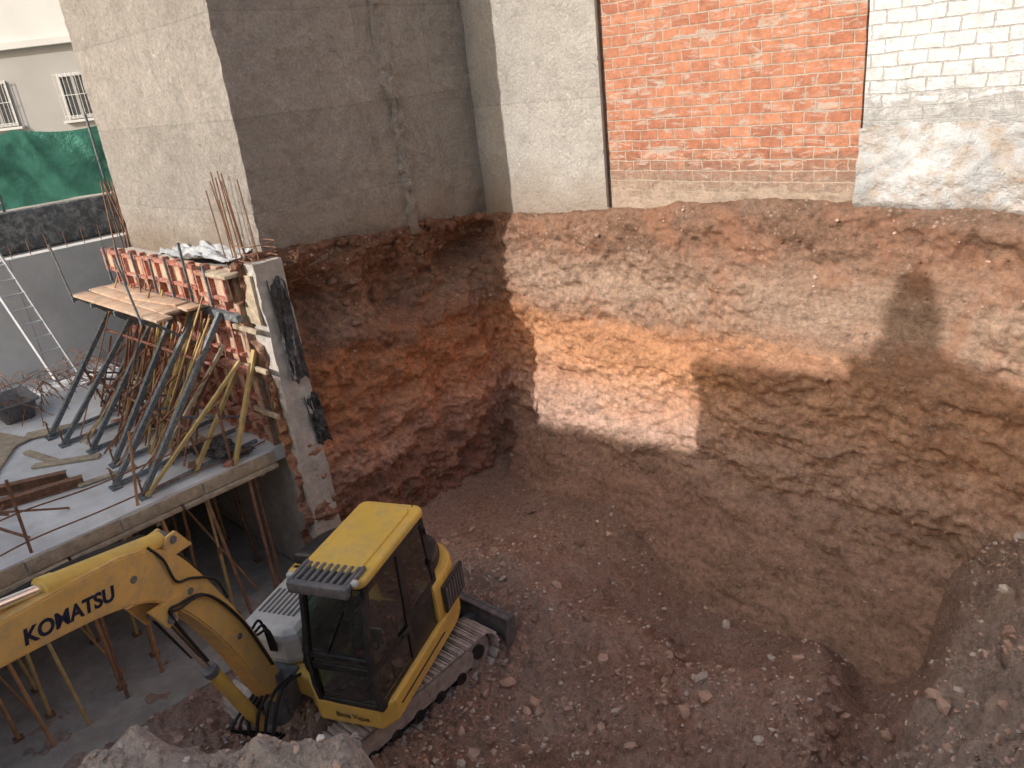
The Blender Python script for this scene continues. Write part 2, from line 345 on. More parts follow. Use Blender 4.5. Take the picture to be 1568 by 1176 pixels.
# ------------------------------------------------------------------ terrain
def height(x,y,fine=True):
    u=-y;w=x;xw,yw=l2w(x,y)
    n1=fbm(x*.5,y*.5,3.1,4);n2=fbm(x*1.7,y*1.7,8.2,4);n3=fbm(x*3.4,y*3.4,1.2,3)
    base=.12+.10*n1
    ww=w+.12*n1+.26*n2+.12*n3-.18
    R=np.interp(ww,[8.0,8.15,8.35,8.8,9.5,10.2,12.3],[0,.35,1.2,1.5,2.3,4.2,5.1])
    ridge=.5*np.exp(-((w-7.2-.25*(u-2.5))/.5)**2)*sstep(.9,1.8,u)*(1-sstep(2.8,5.0,u))
    yy=yw+.08*n2
    Nn=np.interp(yy,[.8,1.6,2.2,2.65,3.3,4.4],[5.1,5.0,4.1,3.2,1.4,0])
    mx=np.maximum(R,Nn);h=base+mx+ridge
    lump=np.exp(-((xw+1.50)/.50)**2)+.95*np.exp(-((xw+.85)/.30)**2)+.6*np.exp(-((xw+2.2)/.4)**2)
    h=h+np.minimum(lump,1.0)*1.20*np.exp(-((yw-2.3)/.42)**2)*(1+.07*n3)
    dug=sstep(3.2,5.0,w)*(1-sstep(7.5,8.4,w))*sstep(.0,.4,u)*(1-sstep(1.9,2.7,u+.4*n1+.15*n2))
    h=h-.48*dug
    h=h+.55*np.exp(-np.maximum(w,0)/.5)*(1-sstep(4.0,5.0,u))+(.75+.25*n2)*np.exp(-(np.maximum(u,0)/.8))*(1-.3*dug)
    sp=np.exp(-(((w-3.3)/1.6)**2+((u-3.0)/.8)**2));h=h+.30*sp*(1+.5*n2)
    bank=sstep(8.0,8.8,w)
    rough=np.maximum(.35+.85*sstep(1.8,4.0,u),1.5*bank)*(.45+.55*sstep(3.0,3.9,yw))
    h=h+rough*(.10*n2+.10*np.abs(n3)+.04*np.abs(fbm(x*7,y*7,3.3,3)))
    if fine:
        c0=cells(x*2.8,y*2.8,x*0+.5);c=cells(x*5.5,y*5.5,x*0+.5);c2=cells(x*12,y*12,x*0+.5)
        pm=.3+.9*(fbm(x*1.1,y*1.1,4.4,3)>-.05)
        h=h+rough*(.09*np.clip(.45-c0,0,1)*2*pm+.07*np.clip(.52-c,0,1)*2*pm+.045*np.clip(.5-c2,0,1)*2)
        h=h+.028*fbm(x*12,y*12,5.,3,.65)*(.35+rough)
    return np.where(w<.95,np.minimum(h,.15+.8*(w>0)*(u<4.6)+.12*n2+np.where(yw<4.8,5,0)),h)
us=np.arange(-.3,14.4,.027);ws=np.arange(-.25,12.4,.027)
WX,UY=np.meshgrid(ws,us,indexing='ij')
Y=-UY
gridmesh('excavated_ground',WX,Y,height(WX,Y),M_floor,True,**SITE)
# ------------------------------------------------------------------ pit walls
path=[]
for t in np.linspace(-4.9,-.7,170): path.append((0,t,1,0))
for a in np.linspace(0,math.pi/2,36)[1:]:
    path.append((.7-.7*math.cos(a),-.7+.7*math.sin(a),math.cos(a),-math.sin(a)))
for t in np.linspace(.7,9.4,320)[1:]: path.append((t,0,0,-1))
for a in np.linspace(0,math.pi/2,40)[1:]:
    path.append((9.4+1.6*math.sin(a),-1.6+1.6*math.cos(a),-math.sin(a),-math.cos(a)))
P=np.array(path)
ds=np.r_[0,np.cumsum(np.hypot(np.diff(P[:,0]),np.diff(P[:,1])))]
nv=230
vv=np.linspace(0,1,nv)
S=ds[:,None]+0*vv[None];px=P[:,0][:,None]+0*S;py=P[:,1][:,None]+0*S
isleft=(1-sstep(.1,.5,P[:,0]))[:,None]
ztop=np.interp(ds,[0,4.2,5.3,8.0,10,15,18],[5.55,5.3,5.22,5.42,5.6,5.5,5.3])[:,None]
ztop=ztop+.06*fbm(S*2.2,S*0,1.,5,.65)
zb=-1.0
Z=ztop+(zb-ztop)*vv[None]
lo=fbm(px*.7,py*.7,Z*.9,4);mid=fbm(px*2.2,py*2.2,Z*2.8,5,.6);hi=fbm(px*9,py*9,Z*9,3,.65)
lay=fbm(px*.6,py*.6,Z*3.2+.9*lo,4)
wx=px+.15*mid;wz=Z+.15*lo
cl=cells(wx*2.6,py*2.6,wz*3.2);cl2=cells(px*7,py*7,Z*7)
lowsm=(1-isleft)*(1-sstep(1.0,1.5,Z+.3*fbm(S*.6,S*0,4.,2)))
patch=sstep(5.0,5.5,px)*(1-sstep(7.8,8.3,px))*sstep(3.2,3.5,Z)*(1-sstep(4.7,4.95,Z))*(1-isleft)
rf=(1-.7*lowsm)*(1-.85*patch)
off=.14+.10*lo*(1-.5*patch)+rf*(.10*mid+.045*hi+.055*np.sign(lay)*np.sqrt(np.abs(lay))+.11*np.clip(.62-cl,0,1)+.09*np.clip(.5-cl2,0,1))
off=off+(5.4-Z)*.04
rec=np.exp(-((Z-4.5)/.5)**2)*isleft
off=off-rec*(.42+.5*fbm(px*1.3,py*1.3,Z*1.5,3))
off=off+isleft*.12*mid
off=off+(1-isleft)*np.clip(1.35-Z+.25*fbm(S*.6,S*0,4.,2),0,3)*.55
off=off+sstep(6.6,9.0,px)*(1-isleft)*sstep(3.6,1.6,Z)*.35
topfade=sstep(0,.035,vv)[None]
off=off*topfade+(1-topfade)*.035
off=np.where(isleft<.5,np.maximum(off,.05),off)
X=px+P[:,2][:,None]*off;Yw=py+P[:,3][:,None]*off
Zo=Z+rf*.03*mid*topfade
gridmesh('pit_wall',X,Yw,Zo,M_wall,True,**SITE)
# ------------------------------------------------------------------ rocks
def ico(sub):
    bm=bmesh.new();bmesh.ops.create_icosphere(bm,subdivisions=sub,radius=1);bm.verts.index_update()
    v=np.array([v.co[:] for v in bm.verts]);f=np.array([[q.index for q in p.verts] for p in bm.faces]);bm.free();return v,f
def rocks(name,pos,size,mats,sub=2,**kw):
    bv,bf=ico(sub);n=len(pos);V=[];F=[]
    proto=[]
    for i in range(60):
        sd=rng.random(3)*50;q=bv*1.0
        d=1+.32*fbm(q[:,0]*1.3+sd[0],q[:,1]*1.3+sd[1],q[:,2]*1.3+sd[2],2)
        q=q*d[:,None]
        for _ in range(5):
            nn=rng.normal(size=3);nn/=np.linalg.norm(nn);dd=q@nn;ex_=np.maximum(dd-.6,0);q=q-ex_[:,None]*nn
        proto.append(q)
    for i in range(n):
        q=proto[rng.integers(0,60)]*np.array([1,rng.uniform(.6,1),rng.uniform(.45,.85)])*size[i]
        a=rng.uniform(0,6.28);c,s_=math.cos(a),math.sin(a)
        q=np.stack([q[:,0]*c-q[:,1]*s_,q[:,0]*s_+q[:,1]*c,q[:,2]],1)+pos[i]
        V.append(q);F.append(bf+i*len(bv))
    V=np.concatenate(V);F=np.concatenate(F)
    me=bpy.data.meshes.new(name);me.from_pydata(V.tolist(),[],F.tolist())
    for m in mats: me.materials.append(m)
    mi=np.repeat(rng.integers(0,len(mats),n),len(bf));me.polygons.foreach_set('material_index',mi);me.update()
    o=bpy.data.objects.new(name,me);bpy.context.scene.collection.objects.link(o)
    o.location=SITE['loc'];o.rotation_euler=(0,0,SITE['rotz']);return o
n=42000
x=rng.uniform(.9,10.5,n);y=-rng.uniform(.3,12,n)
dens=.14+.85*np.maximum(sstep(1.8,4.0,-y),sstep(7.8,8.4,x))*(.3+.7*(fbm(x*.9,y*.9,2.,3)>-.1))
k=rng.random(n)<dens;x=x[k];y=y[k]
sz=.011+.036*rng.random(len(x))**3
big=rng.random(len(x))<.08;sz[big]+=rng.random(big.sum())**2*.09
xw,yw=l2w(x,y)
near=yw<3.6;sz[near]=np.minimum(sz[near],.02)
z=height(x,y)+sz*.25
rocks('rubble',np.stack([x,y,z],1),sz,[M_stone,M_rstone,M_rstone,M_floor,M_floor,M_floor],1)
bx=np.array([3.0,5.2,2.4,6.6,4.2,5.9,3.6,7.0,6.2,4.6,5.4,2.9,3.3,4.9]);by=-np.array([1.7,2.2,5.2,5.4,4.6,6.1,4.0,4.5,3.6,5.6,7.0,3.3,6.0,3.9])
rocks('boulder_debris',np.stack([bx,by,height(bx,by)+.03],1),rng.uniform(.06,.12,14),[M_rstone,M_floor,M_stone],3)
n=1300;ii=rng.integers(0,len(P),n);jj=(rng.random(n)**1.3*(nv-40)).astype(int)+4
pz=np.stack([X[ii,jj],Yw[ii,jj],Zo[ii,jj]],1);rocks('wall_stones',pz,.012+.03*rng.random(n)**3,[M_rstone,M_wall,M_wall,M_wall],2)
n=200;ii=rng.integers(0,185,n);jj=(rng.random(n)**1.6*48).astype(int)+1
pz=np.stack([X[ii,jj],Yw[ii,jj],Zo[ii,jj]],1);rocks('foundation_rubble',pz,.03+.10*rng.random(n)**2,[M_wall],3)
# ------------------------------------------------------------------ ground ring and street
g=MB();O=400
def ring(z):
    a=[(-8.1,-14.2),(12.2,-14.2),(12.2,-.02),(-8.1,-.02)];b=[(-O,-O),(O,-O),(O,O),(-O,O)]
    return [(p[0],p[1],z) for p in a+b],[[4,5,1,0],[5,6,2,1],[6,7,3,2],[7,4,0,3]]
g.add(*ring(5.08));g.build('ground',[M_asph],**SITE)
# ------------------------------------------------------------------ left plastered building
def rough_block(name,x0,x1,y0,y1,z0,z1,mat,amp=.012,step=.08,parent=None):
    bm=bmesh.new();bmesh.ops.create_cube(bm,size=1)
    for v in bm.verts: v.co=Vector(((x0+x1)/2+v.co.x*(x1-x0),(y0+y1)/2+v.co.y*(y1-y0),(z0+z1)/2+v.co.z*(z1-z0)))
    for ax,(a,b) in enumerate(((x0,x1),(y0,y1),(z0,z1))):
        nn=min(100,int((b-a)/step))
        for i in range(1,nn):
            co=Vector((0,0,0));co[ax]=a+(b-a)*i/nn;no=Vector((0,0,0));no[ax]=1
            bmesh.ops.bisect_plane(bm,geom=bm.verts[:]+bm.edges[:]+bm.faces[:],plane_co=co,plane_no=no)
    co=np.array([v.co[:] for v in bm.verts])
    d=[amp*fbm(co[:,0]*1.4,co[:,1]*1.4,co[:,2]*1.4+t*9,4)+amp*.8*fbm(co[:,0]*6,co[:,1]*6,co[:,2]*6+t*9,3,.6) for t in range(3)]
    for i,v in enumerate(bm.verts): v.co+=Vector((d[0][i],d[1][i],d[2][i]*(1 if v.co.z>z0+.05 else 5)))
    me=bpy.data.meshes.new(name);bm.to_mesh(me);bm.free();me.materials.append(mat)
    o=bpy.data.objects.new(name,me);bpy.context.scene.collection.objects.link(o)
    if parent: o.parent=parent
    else: o.location=SITE['loc'];o.rotation_euler=(0,0,SITE['rotz'])
    return o
bld=rough_block('rendered_building',-5.0,0,-4.4,-.0,5.12,11.5,M_pl,.026,.07)
bx2=MB();bx2.bb((-5.0,.02,5.1),(-.02,8,11.5));o=bx2.build('rear_wing',[M_pl],parent=bld)
zs=np.linspace(5.2,11.3,260);ts=np.linspace(-1,1,14);ZZ,TT=np.meshgrid(zs,ts,indexing='ij')
cen=-1.72-.03*(ZZ-7)+.04*fbm(ZZ*1.2,ZZ*0,2.,3);wid=.11+.05*fbm(ZZ*2.5,ZZ*0,7.,3)
prs=np.sqrt(np.clip(1-TT**2,0,1))
sx_=.02+prs*(.055+.08*np.clip(fbm(ZZ*6,TT*1.5,3.,4)+.2,-.4,1))-.03*(np.abs(TT)>.95)
gm=gridmesh('mortar_seam',sx_,cen+TT*wid*(1+.3*fbm(ZZ*9,TT,5.,2)),ZZ,M_pl,True);gm.parent=bld
# ------------------------------------------------------------------ back walls
def facade(name,x0,x1,z0,z1,yf,mat,amp=.01,th=.3):
    return rough_block(name,x0,x1,yf,yf+th,z0,z1,mat,amp,.12)
facade('rendered_wall',-.02,2.765,5.0,11.5,.0,M_pl2,.014)
facade('brick_wall',2.78,6.5,5.1,11.5,.02,M_brick,.010)
facade('whitewashed_block_wall',6.52,14,6.35,11.5,.03,M_block,.008)
xs=np.linspace(6.50,14,240);zs=np.linspace(5.1,6.44,60);XX,ZZ=np.meshgrid(xs,zs,indexing='ij')
o_=-.04+.06*fbm(XX*1.5,ZZ*2,2.,5,.6)+.03*fbm(XX*8,ZZ*8,2.,3)-.05*(1-sstep(6.1,6.44,ZZ+.2*fbm(XX*2,ZZ*0,4.,3)))
lf=sstep(5.36,5.62,ZZ);o_=o_*lf+.06*(1-lf)
ZZ=np.where(ZZ>6.4,ZZ+.06*fbm(XX*3,XX*0,9.,4),ZZ)
gridmesh('concrete_footing_face',XX,o_,ZZ,M_found,True,**SITE)
dp=MB();dp.cyl((2.775,-.035,5.4),(2.775,-.035,11.5),.024,0,seg=12)
for z_ in (6.2,7.5,8.8,10.1): dp.cyl((2.775,-.035,z_),(2.775,-.035,z_+.05),.034,0,seg=12)
dp.build('drain_pipe',[M_pipe],**SITE)
# ------------------------------------------------------------------ unseen cutout casting the shadows of a sun-side building and a person
SD=Vector((.819,.574,0)).normalized();SE=Vector((SD.y,-SD.x,0))
top=[(-17,11.9),(-10.6,11.9),(-7.14,12.5),(-7.14,14.09),(-4.97,14.4),(-4.95,14.75),(-4.72,14.75),(-4.68,14.95),(-4.60,15.0),(-4.58,15.50),(-4.50,15.62),(-4.46,15.85),(-4.38,15.95),(-4.14,15.95),(-4.06,15.85),(-4.02,15.62),(-3.94,15.50),(-3.92,15.0),(-3.12,14.78),(-.5,13.9),(.5,13.0)]  # top outline shaped for the cast shadow edge; the spike is a person's silhouette
nb=MB();pl=[(-17,5.0)]+top+[(.5,5.0)];nn=len(pl)
vs=[SD*(-12)+SE*q+Vector((0,0,z_)) for q,z_ in pl]+[SD*(-12.5)+SE*q+Vector((0,0,z_)) for q,z_ in pl]
nb.add(vs,[list(range(nn)),list(range(nn,2*nn))[::-1]]+[[i,i+nn,(i+1)%nn+nn,(i+1)%nn] for i in range(nn)])
nb.build('sun_side_shadow_cutout',[M_facl])
# ------------------------------------------------------------------ slab, basement
s=MB();s.bb((-7.88,-15,2.42),(-.03,-4.78,2.64));s.build('floor_slab',[M_slab],**SITE)
s=MB()
for i in range(9):
    y0=-4.98-i*1.15;s.bb((-.028,y0-1.13,2.44+random.uniform(-.02,.01)),(.004,y0,2.62+random.uniform(-.02,.03)),0,.004)
for i in range(7):
    y0=-4.98-i*1.5;s.bb((-.3+random.uniform(-.03,.03),y0-1.46,2.35),(.05+random.uniform(-.03,.05),y0,2.415),0,.006)
for i in range(26): s.bb((-7.5,-5.2-i*.4-.04,2.26),(-.12+random.uniform(-.1,.15),-5.2-i*.4+.04,2.345),0)
s.build('slab_edge_formwork',[M_wood],**SITE)
s=MB();s.bb((-7.88,-15,-.4),(.85,-4.78,.2),0,.02);s.build('basement_floor',[M_bconc],**SITE)
s=MB();s.bb((-8.3,-15,-.4),(-7.9,2,5.1),0)
for i in range(9): s.bb((-7.902,-13+i*1.8,2.7),(-7.894,-13+i*1.8+.012,5.08),1)
s.build('retaining_wall',[M_concl,M_conc],**SITE)
rough_block('concrete_wall',-5.0,-.02,-4.76,-4.42,-.3,5.25,M_conc,.006,.2)
rough_block('concrete_column',-.02,.36,-4.78,-4.34,-.3,5.46,M_conc,.024,.045)
s=MB()
for i in range(14):
    for j in range(7):
        x_=-.35-j*.95+random.uniform(-.2,.2);y_=-5.3-i*.68+random.uniform(-.2,.2)
        t=(random.uniform(-.18,.18),random.uniform(-.18,.18));mt=random.choice([0,0,1,2])
        s.cyl((x_+t[0],y_+t[1],.22),(x_+t[0]*.3,y_+t[1]*.3,1.4),.028,mt,seg=8)
        s.cyl((x_+t[0]*.3,y_+t[1]*.3,1.38),(x_,y_,2.26),.021,mt,seg=8)
        s.cyl((x_+t[0]*.3,y_+t[1]*.3,1.33),(x_+t[0]*.3,y_+t[1]*.3,1.43),.04,1,seg=8)
        s.bb((x_+t[0]-.06,y_+t[1]-.06,.2),(x_+t[0]+.06,y_+t[1]+.06,.222),1)
for i in range(14):
    x_=.05+random.random()*.1;y_=-5.4-i*.62+random.uniform(-.15,.15);s.cyl((x_+random.uniform(-.1,.25),y_+random.uniform(-.15,.15),.2),(x_-.1,y_,2.36),.026,random.choice([0,0,1,2]),seg=8)
for i in range(7):
    s.cyl((-.3-random.random()*.5,-5.6-i*1.1,.25),(-1.3-random.random(),-6.2-i*1.1,2.3),.02,0,seg=6)
s.build('shoring_props',[M_prop,M_rust,M_ywood],**SITE)
# ------------------------------------------------------------------ wall formwork with platform
fw=empty('wall_formwork');fwx,fwy=l2w(.3,.08);fw.location=(fwx,fwy,0);fw.rotation_euler=(0,0,ANG)
s=MB();yf=-4.98
xs=[-4.95+i*.92 for i in range(6)]
for i in range(5):
    a,b=xs[i]+.01,xs[i+1]-.01
    s.bb((a,yf+.08,2.66),(b,yf+.11,5.35),1)
    for x_ in (a+.025,b-.025,(a+b)/2): s.bb((x_-.025,yf-.02,2.66),(x_+.025,yf+.078,5.38),0)
    for z_ in np.arange(2.7,5.35,.34): s.bb((a+.05,yf-.0,z_-.02),(b-.05,yf+.076,z_+.02),0)
    for z_ in (3.1,3.9,4.7): s.bb((a-.05,yf-.12,z_-.05),(b+.05,yf-.03,z_+.05),0 if z_<4 else 2)
s.build('steel_panels',[M_red,M_org,M_blue],parent=fw)
s=MB()
for i in range(5):
    a,b=xs[i]+.01,xs[i+1]-.01;dz=random.uniform(-.05,.05)
    s.bb((a,yf-.1,5.02+dz),(b,yf-.085,5.34+dz),1)
    s.bb((a,yf-.16,5.31+dz),(b,yf-.10,5.37+dz),0);s.bb((a,yf-.16,5.0+dz),(b,yf-.10,5.05+dz),0)
    for x_ in (a+.03,(a+b)/2,b-.03): s.bb((x_-.022,yf-.16,5.02+dz),(x_+.022,yf-.10,5.34+dz),0)
for i in range(7):
    x_=-4.7+.65*i;s.bar((x_,yf-.20,4.85),(x_+random.uniform(-.05,.05),yf-.2,5.45+random.uniform(-.1,.3)*(i%2)),.035,.035,2)
s.build('top_panels',[M_red,M_org,M_blue],parent=fw)
s=MB()
for i in range(3):
    s.box((-2.85+random.uniform(-.12,.12),yf-.34-.25*i,4.82+random.uniform(-.01,.01)),(3.3+random.uniform(-.2,.2),.235,.04),0,.006,Matrix.Rotation(random.uniform(-.02,.02),3,'Z'))
s.box((-2.2,yf-.45,4.86),(1.5,.2,.03),0,.004,Matrix.Rotation(.12,3,'Z'))
for x_ in (-4.4,-3.5,-2.5,-1.5):
    s.bar((x_,yf-.1,4.76),(x_,yf-1.0,4.76),.05,.07,1);s.bar((x_,yf-.9,4.75),(x_,yf-.12,4.06),.04,.04,1)
    if x_ in (-4.4,-1.5): s.cyl((x_,yf-.98,4.7),(x_-.08,yf-1.05,5.7),.018,1,seg=8)
s.build('work_platform',[M_org,M_blue],parent=fw)
s=MB()
for k_,x_ in enumerate((-4.45,-3.7,-2.95,-2.2,-1.45,-.75)):
    j_=random.uniform(-.12,.12)
    ft=(x_+.15+j_,-6.75-random.uniform(0,.3),2.68)
    s.bar(ft,(x_,yf-.14,4.72+j_),.07,.07,0);s.bar((x_+.2-j_,-6.15,2.68),(x_,yf-.14,3.8+j_),.055,.055,(0,1,2)[k_%3])
    s.bar(ft,(x_+.1,yf-.14,2.72),.06,.05,0)
    s.bb((ft[0]-.09,ft[1]-.07,2.642),(ft[0]+.09,ft[1]+.07,2.67),0)
    s.cyl((ft[0],ft[1],2.6),(ft[0],ft[1],2.95),.014,1,seg=6);s.cyl((ft[0]-.1,ft[1],2.93),(ft[0]+.1,ft[1],2.93),.012,1,seg=6)
    m1=Vector(ft).lerp(Vector((x_,yf-.14,4.72)),.45);s.cyl(m1-Vector((.0,0,.08)),(x_,yf-.14,3.1),.02,0,seg=6);s.cyl(m1,(x_+.1,-6.0,2.7),.02,1,seg=6)
for i in range(5):
    x_=-4.3+.75*i;s.cyl((x_,-6.2,3.3),(x_+.75,-5.6,4.0),.02,1,seg=6);s.cyl((x_+.75,-6.3,3.1),(x_,-5.6,4.0),.02,1,seg=6)
s.cyl((-4.4,-6.1,3.4),(-.5,-6.1,3.35),.025,1,seg=6);s.cyl((-4.4,-5.6,4.1),(-.5,-5.55,4.15),.025,3,seg=6)
for i in range(44):
    a=random.uniform(-4.0,-.5);s.cyl((a+random.uniform(-.8,.6),-5.7-random.uniform(0,1.1),2.66),(a,-5.12-random.uniform(0,.3),random.uniform(3.4,5.1)),random.choice([.012,.016,.022]),random.choice([1,1,1,2,2,3,5]),seg=6)
for i in range(4):
    a=-.8-.45*i;s.bar((a+.35,-6.9+.2*i,2.7),(a+.45+.1*i,-5.2,4.1+.2*i),.06,.04,(2,4,5,2)[i])
for i in range(12):
    s.bar((-3.9+.3*i,-5.3-random.random()*.9,2.67+.03*(i%3)),(-3.0+.25*i,-5.4-random.random()*1.0,2.69+random.random()*.3),.09,.03,random.choice([1,4,4,3]))
s.build('raking_props',[M_blue,M_rust,M_ywood,M_red,M_wood,M_prop],parent=fw)
s=MB()
for (x_,y_) in ((-.75,-4.62),(-.9,-4.7),(-.65,-4.5),(-1.0,-4.55),(-.5,-4.7),(-.55,-4.55),(-.82,-4.5),(-.35,-4.8),(-.1,-4.6),(-.25,-4.7)):
    s.cyl((x_+.35,y_,5.0),(x_+.2+random.uniform(-.08,.08),y_+random.uniform(-.05,.05),6.6+random.uniform(-.35,.15)),.010,0,seg=6)
for z_ in (5.5,5.6,5.7): s.tube([(-.02,-4.8,z_),(.36,-4.8,z_),(.38,-4.4,z_),(-.02,-4.38,z_)],.008,0,6)
s.build('starter_bars',[M_rust],**SITE)
s=MB()
s.bb((-.22,-4.90,2.66),(-.06,-4.84,5.3),0);s.bb((-.04,-4.84,4.6),(.3,-4.80,5.3),0)
s.bb((-.6,-5.1,5.3),(.1,-4.85,5.35),0,.004)
s.bar((.0,-5.6,2.66),(-.02,-4.88,4.2),.09,.04,1);s.bar((.12,-4.84,2.66),(.12,-4.82,3.7),.09,.03,1)
for z_ in (3.2,3.9,4.5): s.bb((-.35,-4.96,z_),(.34,-4.91,z_+.07),0,.004)
s.build('timber_shuttering',[M_wood,M_ywood],**SITE)
def crumple(name,org,ex,ey,nx,ny,amp,mat):
    a=np.linspace(0,1,nx);b=np.linspace(0,1,ny);A,B=np.meshgrid(a,b,indexing='ij')
    org,ex,ey=map(np.array,(org,ex,ey));nrm=np.cross(ex,ey);nrm=nrm/np.linalg.norm(nrm)
    e=.10*fbm(A*4+org[0],B*4,1.,3)
    d=amp*(fbm(A*3+org[0],B*3,2.,3)+np.abs(fbm(A*6,B*6,6.,2)))
    p=org+(A+e*B)[...,None]*ex+(B+.06*fbm(A*3,B*0+org[1],3.,2))[...,None]*ey+d[...,None]*nrm
    return gridmesh(name,p[...,0],p[...,1],p[...,2],mat,True,**SITE)
crumple('plastic_sheet',(.40,-4.66,5.2),(.03,.26,0),(.05,.02,-1.5),30,60,.04,M_plast)
crumple('plastic_sheet',(.40,-4.5,3.4),(.03,.22,0),(.02,.05,-.8),30,60,.05,M_plast)
crumple('plastic_sheet',(-2.9,-4.8,5.34),(2.5,0,0.05),(0,.42,.08),70,24,.09,M_plw)
crumple('tarpaulin',(-.9,-6.0,2.72),(.8,.3,0),(0,.5,.05),40,30,.10,M_plast)
# ------------------------------------------------------------------ things on the slab
s=MB()
for i,y_ in enumerate((-5.6,-7.0,-8.3,-9.3,-10.4)):
    s.cyl((-.12,y_,2.5),(-.12+random.uniform(-.15,.15),y_+random.uniform(-.25,.25),3.65),.02,i%2,seg=8)
for z_ in (2.74,3.15): 
    pts=[(-.14+random.uniform(-.04,.04),y_,z_+random.uniform(-.05,.05)) for y_ in np.linspace(-5.0,-11.5,9)]
    s.tube(pts,.011,0,6)
s.cyl((-.5,-8.2,2.66),(-1.4,-9.6,3.9),.02,0,seg=6);s.cyl((-1.5,-8.2,2.66),(-.5,-9.8,3.8),.02,0,seg=6)
s.cyl((-.9,-7.6,2.66),(-.7,-9.4,3.5),.016,0,seg=6);s.cyl((-2.2,-8.0,2.66),(-.6,-8.6,2.9),.016,0,seg=6)
s.build('edge_guard_rail',[M_rust,M_prop],**SITE)
s=MB()
for (a,b) in (((-1.5,-7.2),(-2.1,-9.2)),((-1.9,-7.3),(-2.8,-9.0))):
    for dz,w_ in ((0,.12),(.12,.12)): s.bar((*a,2.66+dz),(*b,2.66+dz),w_,.014,0)
    s.bar((*a,2.72),(*b,2.72),.012,.11,0)
s.build('steel_beams',[M_rust],**SITE)
s=MB()
for i in range(70):
    a=random.uniform(-7.7,-5.8);b=random.uniform(-7.6,-5.2);an=random.uniform(-.5,.9)
    l_=random.uniform(.6,1.5);h_=random.uniform(.02,.25)
    s.tube([(a,b,2.68+h_),(a+l_*.5*math.cos(an),b+l_*.5*math.sin(an),2.72+h_*1.6+random.uniform(0,.12)),(a+l_*math.cos(an),b+l_*math.sin(an),2.68+h_*.4)],.008,0,5)
s.build('rebar_heap',[M_rust],**SITE)
s=MB()
for i in range(36): s.cyl((-8.0,-12+i*.35,5.0),(-8.0+random.uniform(-.03,.03),-12+i*.35,5.42),.009,0,seg=5)
for i in range(9): s.cyl((-5.3-random.random()*.8,-3.9-random.random()*.7,4.2),(-5.5-random.random()*.8,-4.0-random.random()*.6,6.4),.014,0,seg=5)
s.build('wall_starter_bars',[M_rust],**SITE)
s=MB()
for dx in (0,.42):
    s.bar((-6.55,-5.55-dx,2.66),(-7.75,-6.0-dx,5.5),.04,.07,0)
for i in range(10):
    t=(i+.5)/10.;s.cyl((-6.55-1.2*t,-5.55-.45*t,2.66+2.84*t),(-6.55-1.2*t,-5.97-.45*t,2.66+2.84*t),.02,0,seg=6)
s.build('ladder',[M_alu],**SITE)
s=MB();c=Vector((-5.75,-7.0,2.65))
def rrect(w,h,r,n=5):
    out=[]
    for cx,cy,a0 in ((w-r,h-r,0),(-w+r,h-r,90),(-w+r,-h+r,180),(w-r,-h+r,270)):
        for i in range(n+1):
            a=rad(a0+90*i/n);out.append((cx+r*math.cos(a),cy+r*math.sin(a)))
    return out
rings=[(rrect(.40,.24,.08),0),(rrect(.52,.33,.1),.36),(rrect(.56,.37,.1),.36),(rrect(.56,.37,.1),.33),(rrect(.50,.31,.09),.35),(rrect(.38,.22,.08),.03)]
V=[];F=[]
for r_,z_ in rings: V+= [c+Vector((p[0],p[1],z_)) for p in r_]
m_=24
for k_ in range(len(rings)-1):
    for i in range(m_): F.append([k_*m_+i,k_*m_+(i+1)%m_,(k_+1)*m_+(i+1)%m_,(k_+1)*m_+i])
F.append(list(range(m_))[::-1]);F.append([5*m_+i for i in range(m_)])
s.add(V,F,0,True);s.build('mortar_tub',[M_grey],**SITE)
s=MB()
for (a,b,l_,w_,r_) in ((-4.6,-7.6,1.1,.55,.3),(-3.6,-7.8,1.2,.2,-.5),(-4.9,-8.6,1.3,.7,.1),(-2.6,-7.1,1.0,.16,.9),(-3.2,-7.3,.9,.12,.2),(-1.4,-6.9,.8,.1,1.4),(-4.2,-6.9,.7,.3,1.1)):
    s.box((a,b,2.665+random.uniform(0,.02)),(l_,w_,.03),0,.004,Matrix.Rotation(r_,3,'Z'))
s.build('loose_boards',[M_wood],**SITE)
# ------------------------------------------------------------------ street beyond
s=MB();s.bb((-9.0,-14,5.09),(-8.75,8,5.93),0,.03);s.build('bitumen_kerb_wall',[M_dark],**SITE)
a=np.linspace(-14,8,300);b=np.linspace(5.9,7.5,36);A,B=np.meshgrid(a,b,indexing='ij')
sag=.16*np.abs(np.sin(A*1.43))
XX=-9.8+.20*fbm(A*.8,B*.8,1.,4)+.10*np.sin(A*2.1+B)+.10*fbm(A*2.5+B,B*1.2+A,3.,3);BB=B-(B-5.9)/1.6*sag
gridmesh('green_netting_fence',XX,A,BB,M_net,True,**SITE)
s=MB()
for y_ in np.arange(-14,8,2.2): s.cyl((-9.55,y_,5.1),(-9.55,y_,7.65),.03,0,seg=8)
s.build('fence_posts',[M_blue],**SITE)
fb=empty('apartment_building',(0,28,0))
s=MB();s.bb((-60,0,5),(4,9,9.9),0);s.bb((-60,-.25,9.9),(4,9,10.1),1);s.bb((-60,.02,10.1),(4,9,15),1)
s.bb((-60,-.05,7.0),(4,0,7.12),1)
s.build('walls',[M_fac,M_facl],parent=fb)
s=MB()
